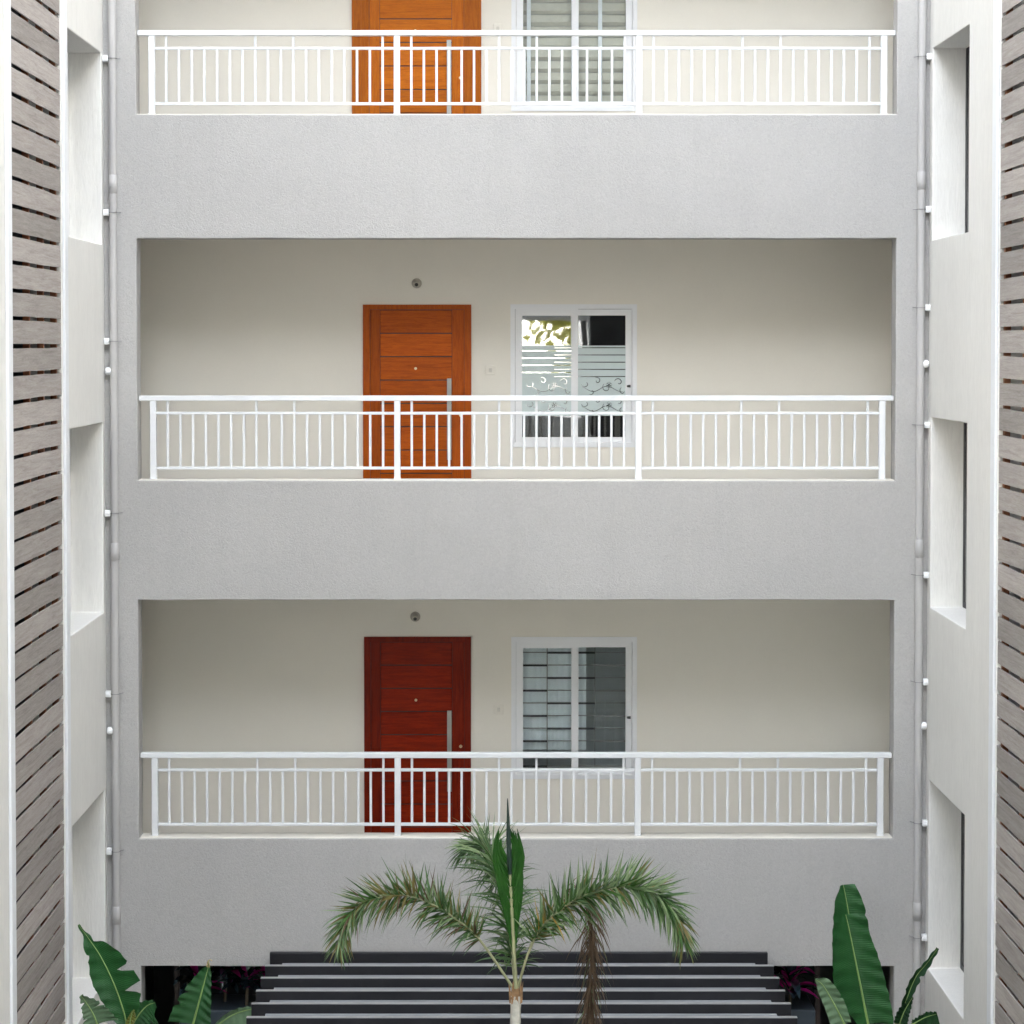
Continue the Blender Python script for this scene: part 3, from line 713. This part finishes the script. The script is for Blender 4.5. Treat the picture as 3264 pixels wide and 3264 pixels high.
MB().tube([(2.83, 15.55, GROUND), (2.82, 15.5, GROUND + 1.4), (2.8, 15.42, -5.5)], [.11, .09, .05], 12).obj('stem', MAT['banstem'], B3)
for rows, mt, tr, sd_, fo, rb in ((R1, 'ban1', [(.72, 1, .12)], 11, .35, .008), (R2, 'ban1', [], 12, .42, .009), (R3, 'ban3', [(.35, -1, .5), (.6, 1, .5)], 13, .5, .004), (R3b, 'ban3', [], 14, .4, .005), (R4, 'ban2', [(.5, 1, .3)], 15, .3, .006), (R6, 'ban3', [(.5, -1, .5)], 16, .3, .005)):
    banana_leaf(rows, MAT[mt], B3, tr, fo, seed=sd_, rib=rb); stalk(B3, (2.8, 15.42, -5.55), rows)

# ------------------------------------------------------------------ palm
PALM = thing('palm_tree', 'young palm with bushy arching fronds in front of the pergola', 'palm', (.173, 13.8, GROUND))
rr = random.Random(2)
tp = MB(); pts = []; rad = []
for i in range(38):
    z = GROUND + (-4.31 - GROUND) * i / 37; pts.append((.173 + .004 * math.sin(i * .7), 13.8, z)); rad.append(.034 + .022 * (1 - i / 37) ** 2 + (.002 if i % 2 else 0))
tp.tube(pts, rad, 16).obj('trunk', MAT['trunk'], PALM)
sp = MB()
for k in range(9):
    a = k * .7; x, y = .173 + .030 * math.cos(a), 13.8 + .030 * math.sin(a); h = rr.uniform(.03, .09)
    sp.add([(x - .014, y, -4.36), (x + .014, y, -4.36), (x + .02 * math.cos(a), y + .02 * math.sin(a), -4.30 + h)], [(0, 1, 2)])
sp.tube([(.173, 13.8, -4.33), (.171, 13.8, -4.28), (.172, 13.8, -4.22)], [.036, .027, .018], 12)
sp.obj('torn_sheath', MAT['sheath'], PALM)

def smooth(pts, n):
    return [Vector(p[:3]) for p in lerp_rows([tuple(p) + (0, 0) for p in pts], n)]
def frond(pts, mats, weights, t0, per, Lf, seed, name='frond', droop=.5, up=.6, wid=.0072, ang=(.75, 1.35), r0=.010, early=None):
    r = random.Random(seed); n = 80; c = smooth(pts, n)
    ra = MB().tube([tuple(p) for p in c], [r0 * (1 - .8 * i / n) for i in range(n + 1)], 7).obj(name, MAT['rachis'], PALM)
    mb = MB()
    for i in range(int(t0 * n), n + 1):
        t = i / n; tan = (c[min(n, i + 1)] - c[max(0, i - 1)]).normalized()
        a = tan.cross(Vector((0, 1, 0))).normalized(); b = tan.cross(a).normalized()
        tl = (t - t0) / (1 - t0)
        for k in range(per):
            th = r.uniform(0, 6.283); rd = a * math.cos(th) + b * math.sin(th)
            L = Lf * (.55 + .6 * math.sin(math.pi * (.15 + .75 * tl))) * r.uniform(.65, 1.1)
            an = r.uniform(*ang) * (1 - .45 * max(0, tl - .55) / .45)
            d = (tan * math.cos(an) + rd * math.sin(an)).normalized()
            g = droop * r.uniform(.5, 1.3); 
            if d.z > 0: g *= up
            w = wid * r.uniform(.7, 1.25); p = c[i] + tan * r.uniform(-.006, .006); vs = []
            sd_ = d.cross(Vector((0, 0, 1)));
            if sd_.length < .1: sd_ = d.cross(Vector((0, 1, 0)))
            sd_ = (Matrix.Rotation(r.uniform(-1.2, 1.2), 3, d) @ sd_.normalized())
            prof = (.7, 1.0, .8, .42, .03)
            q = p.copy(); dd = d.copy()
            for j, f in enumerate(prof):
                vs += [q - sd_ * w * f, q + sd_ * w * f]
                dd = (dd + Vector((0, 0, -g * (.12 + .12 * j)))).normalized(); q = q + dd * L / 4
            mi = r.choices(range(len(mats)), weights)[0]
            if early is not None and tl < .2 and r.random() < .14: mi = early
            mb.add(vs, [(2 * j, 2 * j + 1, 2 * j + 3, 2 * j + 2) for j in range(4)], mi, True)
    o = mb.obj('leaflets', [MAT[m] for m in mats], ra); o['kind'] = 'stuff'
    return ra
FL = [(0.157, 13.8, -4.263), (-0.021, 13.775, -3.991), (-0.128, 13.75, -3.861), (-0.267, 13.725, -3.749), (-0.408, 13.7, -3.664), (-0.549, 13.675, -3.614), (-0.688, 13.65, -3.615), (-0.826, 13.625, -3.65), (-0.91, 13.6, -3.729), (-0.957, 13.575, -3.82), (-0.975, 13.56, -3.90)]
FR = [(0.186, 13.8, -4.263), (0.254, 13.78, -4.028), (0.348, 13.76, -3.839), (0.453, 13.74, -3.736), (0.577, 13.72, -3.646), (0.759, 13.7, -3.581), (0.936, 13.68, -3.563), (1.084, 13.66, -3.601), (1.184, 13.64, -3.709), (1.235, 13.62, -3.80), (1.258, 13.6, -3.88)]
FB = [(0.172, 13.85, -4.278), (0.137, 14.033, -4.017), (0.096, 14.217, -3.77), (0.054, 14.4, -3.623), (0.0, 14.583, -3.548), (-0.066, 14.767, -3.537), (-0.157, 14.95, -3.604)]
FD = [(0.191, 13.85, -4.278), (0.293, 13.959, -3.975), (0.442, 14.069, -3.80), (0.573, 14.178, -3.715), (0.659, 14.2, -3.75), (0.687, 14.2, -3.894), (0.691, 14.2, -4.279), (0.686, 14.2, -4.708), (0.682, 14.2, -5.031)]
tag(frond(FL, ['palm1', 'palm2', 'palm3', 'palm5', 'palm4'], [3, 3, 3, 2, .8], .26, 9, .24, 31, droop=.45, up=.08), 'olive-tinged arching frond')
tag(frond(FR, ['palm1', 'palm2', 'palm3', 'palm5', 'palmy'], [3.2, 4, .8, 3, 0], .20, 10, .26, 32, droop=.75, up=.07, wid=.008, early=4), 'greener arching frond with yellow base')
frond(FB, ['palm1', 'palm2', 'palm5'], [2, 3, 3], .12, 7, .31, 33, droop=.8, up=.7, ang=(.9, 1.5), wid=.0075)
tag(frond(FD, ['palm4', 'palm4', 'palm2'], [3, 2, .6], .30, 10, .27, 34, droop=1.3, up=1.5, ang=(.15, 1.0), wid=.0048, r0=.007), 'dead brown frond hanging straight down')
# upright spear leaf, just opening
SPN = [(0.176, 13.78, -4.257), (0.163, 13.78, -4.049), (0.153, 13.78, -3.841), (0.142, 13.78, -3.633), (0.132, 13.78, -3.425), (0.126, 13.78, -3.26), (0.122, 13.78, -3.114), (0.119, 13.78, -3.0)]
c = smooth(SPN, 60)
ra = MB().tube([tuple(p) for p in c], [.014 * (1 - .5 * i / 60) if i < 42 else .0125 * (1 - (i - 42) / 19) + .001 for i in range(61)], 10).obj('spear_leaf', [MAT['rachis']], PALM)
tag(ra, 'upright dark green spear leaf just opening')
tipm = MB().tube([tuple(p + Vector((0, -.006, 0))) for p in c[36:]], [.012 + .006 * math.sin(math.pi * min(1, i / 10)) if i < 10 else .016 * (1 - (i - 10) / 15.5) + .001 for i in range(25)], 8).obj('spear_tip', MAT['spearb'], ra)
mb = MB(); r = random.Random(9)
for sgn in (-1, 1):
    for k in range(17):                                   # pleated leaflets still pressed to the rachis
        t = .17 + .50 * k / 16; i = int(t * 60); p0 = c[i] + Vector((0, -.010, 0))
        L = (.62 - .20 * k / 16) * r.uniform(.88, 1.08); L = min(L, -3.26 - p0.z + .10 * r.random())
        out = (.052 + .050 * math.sin(math.pi * k / 16)) * r.uniform(.75, 1.1); vs = []
        for j in range(9):
            q = j / 8; x = sgn * out * math.sin(min(1, q * 1.25) * 1.57) * (1 - .35 * max(0, q - .6) / .4); w = .013 * math.sin(math.pi * (.12 + .86 * q)) ** .7
            pz = p0 + Vector((x - (.03 * q), .012 - .010 * k / 16 + .008 * (k % 2), L * q))
            vs += [pz + Vector((-w, 0, 0)), pz + Vector((0, -.006, .003)), pz + Vector((w, 0, 0))]
        mb.add(vs, [(3 * j + e, 3 * j + e + 1, 3 * j + e + 4, 3 * j + e + 3) for j in range(8) for e in (0, 1)], 0, False)
o = mb.obj('leaflets', MAT['spear'], ra); o['kind'] = 'stuff'
